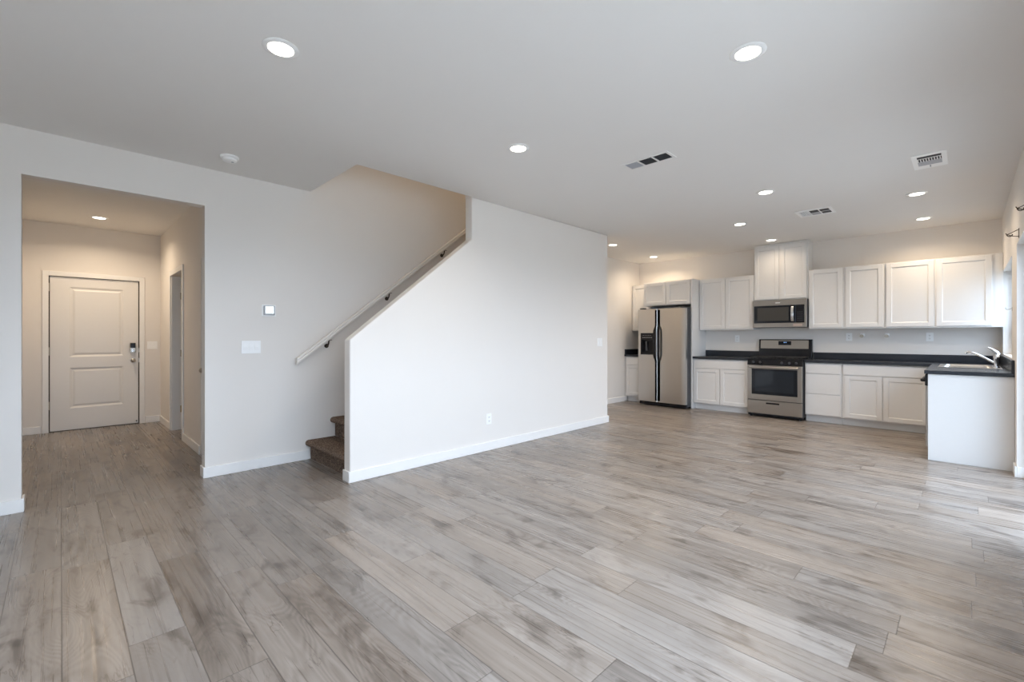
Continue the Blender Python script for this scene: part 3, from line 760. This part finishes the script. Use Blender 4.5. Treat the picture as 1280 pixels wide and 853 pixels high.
# sink
t = thing('kitchen_sink', 'stainless double-bowl drop-in sink in the dark countertop under the window', 'sink', ((SX0+SX1)/2, (SY0+SY1)/2, CT1))
lx, ly = SX1-SX0, SY1-SY0
def bowl(cx, w_):
    b = MB()
    def ring(x0, x1, y0, y1, z, n=6, r=0.04):
        vs = []
        for (qx, qy, a0) in ((x1-r, y1-r, 0), (x0+r, y1-r, 90), (x0+r, y0+r, 180), (x1-r, y0+r, 270)):
            for k in range(n+1):
                a = R(a0+90*k/n); vs.append(b.bm.verts.new((qx+r*math.cos(a), qy+r*math.sin(a), z)))
        return vs
    hw, hl = w_/2, ly/2-0.035
    rs = [ring(cx-hw-.001, cx+hw+.001, -hl-.001, hl+.001, 0.0045), ring(cx-hw+.004, cx+hw-.004, -hl+.004, hl-.004, -0.004), ring(cx-hw+.012, cx+hw-.012, -hl+.012, hl-.012, -0.15), ring(cx-hw+.04, cx+hw-.04, -hl+.04, hl-.04, -0.17)]
    for A, B_ in zip(rs, rs[1:]):
        k = len(A)
        for i in range(k): b.bm.faces.new([A[i], A[(i+1) % k], B_[(i+1) % k], B_[i]])
    b.bm.faces.new(rs[-1])
    return b
rim = MB(); bw = lx/2-0.045
e = 0.014; zz0, zz1 = 0.0005, 0.005
rim.box(-lx/2-e, lx/2+e, -ly/2-0.03, -ly/2+0.035, zz0, zz1); rim.box(-lx/2-e, lx/2+e, ly/2-0.035, ly/2+e, zz0, zz1)
rim.box(-lx/2-e, -0.022-bw, -ly/2+0.035, ly/2-0.035, zz0, zz1); rim.box(0.022+bw, lx/2+e, -ly/2+0.035, ly/2-0.035, zz0, zz1); rim.box(-0.022, 0.022, -ly/2+0.035, ly/2-0.035, zz0, zz1)
rim.build('rim', M['steel'], t, bevel=0.0015)
for cx in (-0.022-bw/2, 0.022+bw/2):
    q = bowl(cx, bw).build('bowl', M['steel'], t, smooth=True)
    MB().cyl((cx, 0, -0.167), 0.04, 0.004).build('drain', M['chrome'], q)
# faucet
t = thing('kitchen_faucet', 'chrome single-lever faucet standing at the back of the sink', 'faucet', (7.13, -0.225, CT1+0.0052))
MB().lathe([(0, 0.012), (0.026, 0.012), (0.030, 0.006), (0.031, 0.0)], seg=28).build('base_plate', M['chrome'], t, smooth=True)
MB().lathe([(0.022, 0.012), (0.021, 0.03), (0.0215, 0.075), (0.024, 0.09), (0.0245, 0.125), (0.020, 0.145), (0.0, 0.15)]).build('body', M['chrome'], t, smooth=True)
sp = [(0, 0.016, 0.055)] + [tuple(v) for v in bez((0, 0.06, 0.085), (0, 0.17, 0.165), (0, 0.215, 0.168), 8)] + [(0, 0.228, 0.160), (0, 0.232, 0.148)]
MB().tube(sp, 0.010, 14, [0.013]+[0.011]*9+[0.012, 0.012]).build('spout', M['chrome'], t, smooth=True)
MB().tube([(0, -0.012, 0.140), (0, 0.0, 0.165), (0, 0.03, 0.195), (0, 0.062, 0.218)], 0.01, 12, [0.020, 0.020, 0.013, 0.007]).build('lever', M['chrome'], t, smooth=True)

# ---------------------------------------------------------------- fridge
FX = 7.60
t = thing('refrigerator', 'stainless side-by-side refrigerator with black ice dispenser and long black handles', 'refrigerator', (FX, 4.314, 0), RZB)
FW = 0.912
MB().box(0.004, FW-0.004, 0.075, 0.74, 0.03, 1.765).build('case', M['dkgrey'], t, bevel=0.004)
MB().box(0.02, FW-0.02, 0.03, 0.5, 0.02, 0.072).box(0.02, 0.06, 0.2, 0.7, 0.0005, 0.03).box(FW-0.06, FW-0.02, 0.2, 0.7, 0.0005, 0.03).build('base_grille', M['black'], t)
for hx in (0.03, FW-0.11): MB().box(hx, hx+0.08, 0.02, 0.12, 1.766, 1.782).build('hinge_cover', M['dkgrey'], t, bevel=0.004)
def fdoor(x0, x1, name, hole=None):
    b = MB(); zb, zt = 0.078, 1.755
    # front skin bowed slightly outwards
    def prof(a, c_):
        n_ = 10; pts = []
        for i in range(n_+1):
            u = a+(c_-a)*i/n_
            s_ = (u-x0)/(x1-x0); pts.append((u, -0.004*math.sin(math.pi*s_) + 0.010*max(0, (abs(s_-0.5)-0.44)/0.06)**2))
        return pts
    if hole:
        hx0, hx1, hz0, hz1 = hole
        for (a, c_, z0, z1) in ((x0, hx0, zb, zt), (hx1, x1, zb, zt), (hx0, hx1, zb, hz0), (hx0, hx1, hz1, zt)):
            b.prism(prof(a, c_)+[(c_, 0.068), (a, 0.068)], 'z', z0, z1)
    else: b.prism(prof(x0, x1)+[(x1, 0.068), (x0, 0.068)], 'z', zb, zt)
    return b.build(name, M['steel'], t, smooth=True)
DH = (0.062, 0.333, 0.928, 1.322)
ld = fdoor(0.004, 0.385, 'freezer_door', DH)
rd = fdoor(0.398, 0.908, 'fridge_door')
b = MB(); b.box(DH[0], DH[1], -0.010, 0.0, DH[3]-0.13, DH[3]); b.box(DH[0], DH[0]+.03, -0.010, 0.0, DH[2], DH[3]-.13); b.box(DH[1]-.03, DH[1], -0.010, 0.0, DH[2], DH[3]-.13); b.box(DH[0], DH[1], -0.012, 0.0, DH[2], DH[2]+.045)
b.box(DH[0]+.001, DH[1]-.001, 0.05, 0.066, DH[2], DH[3]); b.box(DH[0]+.001, DH[0]+.01, 0, 0.05, DH[2], DH[3]); b.box(DH[1]-.01, DH[1]-.001, 0, 0.05, DH[2], DH[3])
dp = b.build('dispenser', M['black'], ld, bevel=0.003)
for k in range(6): MB().box(DH[0]+0.04+k*0.034, DH[0]+0.058+k*0.034, -0.0108, -0.0099, 1.235, 1.243).build('dispenser_button', M['plastg'], ld)
for k in range(5): MB().box(DH[0]+0.05+k*0.036, DH[0]+0.062+k*0.036, -0.0108, -0.0099, 1.275, 1.281).build('dispenser_button', M['plastg'], ld)
MB().prism([(0.010, 1.17), (0.022, 1.17), (0.036, 1.0), (0.03, 1.0)], 'x', 0.145, 0.180).build('dispenser_paddle', M['dkgrey'], ld)
def fhandle(x0, w_, side, par):
    # thin strip down the whole door edge that bows out into a grip at mid height
    b = MB(); n_ = 40; rings = []
    for i in range(n_+1):
        z = 0.10 + (1.735-0.10)*i/n_
        k = max(0, min(1, (z-0.80)/0.12, (1.47-z)/0.12)); k = k*k*(3-2*k)
        y0 = -0.006 - 0.050*k; y1 = 0.002 - 0.034*k
        sh = side*0.010*k
        rings.append([b.bm.verts.new(p) for p in ((x0+sh, y0, z), (x0+w_+sh, y0, z), (x0+w_+sh, y1, z), (x0+sh, y1, z))])
    for A, B_ in zip(rings, rings[1:]):
        for q in range(4): b.bm.faces.new([A[q], A[(q+1) % 4], B_[(q+1) % 4], B_[q]])
    b.bm.faces.new(rings[0]); b.bm.faces.new(rings[-1])
    b.box(x0, x0+w_, -0.006, 0.002, 0.10, 0.82); b.box(x0, x0+w_, -0.006, 0.002, 1.45, 1.735)
    b.build('handle', M['black'], par, bevel=0.003)
fhandle(0.345, 0.034, -1, ld); fhandle(0.404, 0.036, 1, rd)

# ---------------------------------------------------------------- range
t = thing('gas_range', 'stainless gas range with black cooktop and dark oven window between the base cabinets', 'range', (7.73, 2.462, 0), RZB)
RW = 0.758
MB().box(0.003, RW-0.003, 0.03, 0.62, 0.045, 0.885).build('body', M['dkgrey'], t)
for (x, y) in ((0.04, 0.06), (RW-0.04, 0.06), (0.04, 0.58), (RW-0.04, 0.58)):
    MB().cyl((x, y, 0.023), 0.018, 0.044, seg=14).build('foot', M['black'], t)
MB().box(0.003, RW-0.003, 0.04, 0.06, 0.02, 0.05).build('kick_strip', M['black'], t)
b = MB()   # oven door frame
DZ0, DZ1 = 0.272, 0.808
b.box(0.004, 0.065, 0, 0.03, DZ0, DZ1); b.box(RW-0.065, RW-0.004, 0, 0.03, DZ0, DZ1); b.box(0.065, RW-0.065, 0, 0.03, DZ0, 0.355); b.box(0.065, RW-0.065, 0, 0.03, 0.755, DZ1)
od = b.build('oven_door', M['steelh'], t, bevel=0.002)
MB().box(0.065, RW-0.065, -0.002, 0.025, 0.355, 0.755).build('oven_window', M['glassb'], od, bevel=0.004)
MB().box(0.115, RW-0.115, -0.0026, -0.0018, 0.40, 0.725).build('inner_window', mat('tinted_window', (0.018, 0.022, 0.028), 0.06, spec=0.35), od)
h = MB().tube([(0.045, -0.045, 0.782), (RW-0.045, -0.045, 0.782)], 0.013, 14); h.box(0.05, 0.075, -0.045, 0.0, 0.772, 0.792); h.box(RW-0.075, RW-0.05, -0.045, 0.0, 0.772, 0.792)
h.build('handle', M['steel'], od, smooth=True)
dw = MB().box(0.004, RW-0.004, 0, 0.03, 0.060, 0.262).build('storage_drawer', M['steelh'], t, bevel=0.002)
MB().box(0.27, 0.455, -0.006, 0.001, 0.212, 0.236).build('drawer_grip', M['black'], dw, bevel=0.004)
MB().prism([(0.0, 0.812), (-0.004, 0.82), (0.018, 0.898), (0.05, 0.898), (0.05, 0.812)], 'x', 0.003, RW-0.003).build('control_panel', M['black'], t, bevel=0.002)
for x in (0.09, 0.19, RW-0.27, RW-0.17, RW-0.08):
    k_ = MB().lathe([(0.0, 0.026), (0.015, 0.026), (0.018, 0.018), (0.019, 0.0)], seg=20).box(-0.003, 0.003, -0.016, 0.016, 0.024, 0.031).build('knob', M['dkgrey'], t, smooth=True)
    k_.location = (x, 0.004, 0.858); k_.rotation_euler = (R(106), 0, 0)
MB().box(0.002, RW-0.002, 0.018, 0.62, 0.898, 0.915).build('cooktop', M['black'], t, bevel=0.004)
def grate(x0, x1):
    b = MB(); z0, z1 = 0.930, 0.942; y0, y1 = 0.07, 0.53
    for y in (y0, (y0+y1)/2, y1-0.012): b.box(x0, x1, y, y+0.012, z0, z1)
    for x in (x0, (x0+x1)/2-0.006, x1-0.012): b.box(x, x+0.012, y0, y1, z0, z1)
    for y in ((y0*3+y1)/4, (y0+3*y1)/4): b.box(x0+0.03, x1-0.03, y, y+0.012, z0, z1)
    for x in (x0, x1-0.012):
        for y in (y0, y1-0.012): b.box(x, x+0.012, y, y+0.012, 0.9155, z0)
    b.build('burner_grate', M['iron'], t, bevel=0.002)
grate(0.035, 0.365); grate(0.393, RW-0.035)
for x in (0.2, 0.555):
    for y in (0.185, 0.42):
        MB().lathe([(0, 0.012), (0.035, 0.012), (0.04, 0.006), (0.05, 0.0)], c=(x, y, 0.9155), seg=24).build('burner', M['iron'], t, smooth=True)
bg = MB().prism([(0.565, 0.9155), (0.585, 1.205), (0.60, 1.212), (0.645, 1.212), (0.645, 0.9155)], 'x', 0.0, RW).build('backguard', M['black'], t, bevel=0.004)
b = MB(); sl0 = (0.585-0.565)/(1.205-0.9155)
def ypos(z): return 0.565 + sl0*(z-0.9155)
b.prism([(ypos(1.062)-0.003, 1.062), (ypos(1.195)-0.003, 1.195), (ypos(1.195)+0.002, 1.195), (ypos(1.062)+0.002, 1.062)], 'x', 0.028, RW-0.045).build('backguard_trim', M['steelh'], bg)
b = MB(); b.prism([(ypos(1.118)-0.0055, 1.118), (ypos(1.182)-0.0055, 1.182), (ypos(1.182)-0.0025, 1.182), (ypos(1.118)-0.0025, 1.118)], 'x', 0.292, 0.475).build('display', M['glassb'], bg)
b = MB()
for x in (0.368, 0.378, 0.392, 0.402): b.box(x, x+0.006, ypos(1.16)-0.0075, ypos(1.16)-0.005, 1.155, 1.167)
b.build('clock_digits', M['digit'], bg)

# ---------------------------------------------------------------- microwave
t = thing('microwave', 'stainless over-the-range microwave under the tall cabinet', 'microwave', (7.99, 2.465, 0), RZB)
MB().box(0.002, 0.756, 0.03, 0.385, 1.400, 1.832).build('case', M['dkgrey'], t, bevel=0.003)
b = MB(); b.box(0.002, 0.756, 0, 0.03, 1.745, 1.832); b.box(0.002, 0.756, 0, 0.03, 1.402, 1.470); b.box(0.002, 0.022, 0, 0.03, 1.470, 1.745); b.box(0.728, 0.756, 0, 0.03, 1.470, 1.745)
fr = b.build('front_frame', M['steelh'], t, bevel=0.002)
MB().box(0.335, 0.40, -0.0012, 0.0, 1.780, 1.792).build('badge', M['plast'], fr)
MB().box(0.58, 0.70, -0.0012, 0.0, 1.418, 1.452).build('copper_strip', mat('copper_metal', (0.62, 0.50, 0.43), 0.3, metal=0.7), fr)  # thin copper-toned strip at the lower right of the frame
dr_ = MB().box(0.022, 0.612, -0.004, 0.03, 1.470, 1.745).build('door', M['glassb'], t, bevel=0.003)
MB().box(0.075, 0.52, -0.005, -0.0035, 1.505, 1.715).build('door_window', mat('mesh_window', (0.06, 0.056, 0.05), 0.25, noise=0.1, nscale=300, spec=0.3), dr_)
MB().box(0.614, 0.728, -0.003, 0.03, 1.470, 1.745).build('control_panel', M['black'], t, bevel=0.002)
b = MB()
for r_ in range(5):
    for c_ in range(3): b.box(0.636+c_*0.026, 0.650+c_*0.026, -0.0038, -0.003, 1.50+r_*0.032, 1.508+r_*0.032)
b.build('keypad', M['dkgrey'], t)
MB().box(0.636, 0.704, -0.0038, -0.003, 1.69, 1.715).build('display', M['glassb'], t)
hp = [(0.575, 0.0, 1.732)] + [tuple(v) for v in bez((0.575, -0.03, 1.715), (0.575, -0.065, 1.61), (0.575, -0.03, 1.50), 10)] + [(0.575, 0.0, 1.483)]
b = MB(); rings = []
for p in hp:
    rings.append([b.bm.verts.new(q) for q in ((p[0]-0.018, p[1]-0.006, p[2]), (p[0]+0.018, p[1]-0.006, p[2]), (p[0]+0.018, p[1]+0.004, p[2]), (p[0]-0.018, p[1]+0.004, p[2]))])
for A, B_ in zip(rings, rings[1:]):
    for q in range(4): b.bm.faces.new([A[q], A[(q+1) % 4], B_[(q+1) % 4], B_[q]])
b.bm.faces.new(rings[0]); b.bm.faces.new(rings[-1])
b.build('handle', M['chrome'], dr_, bevel=0.003, smooth=True)
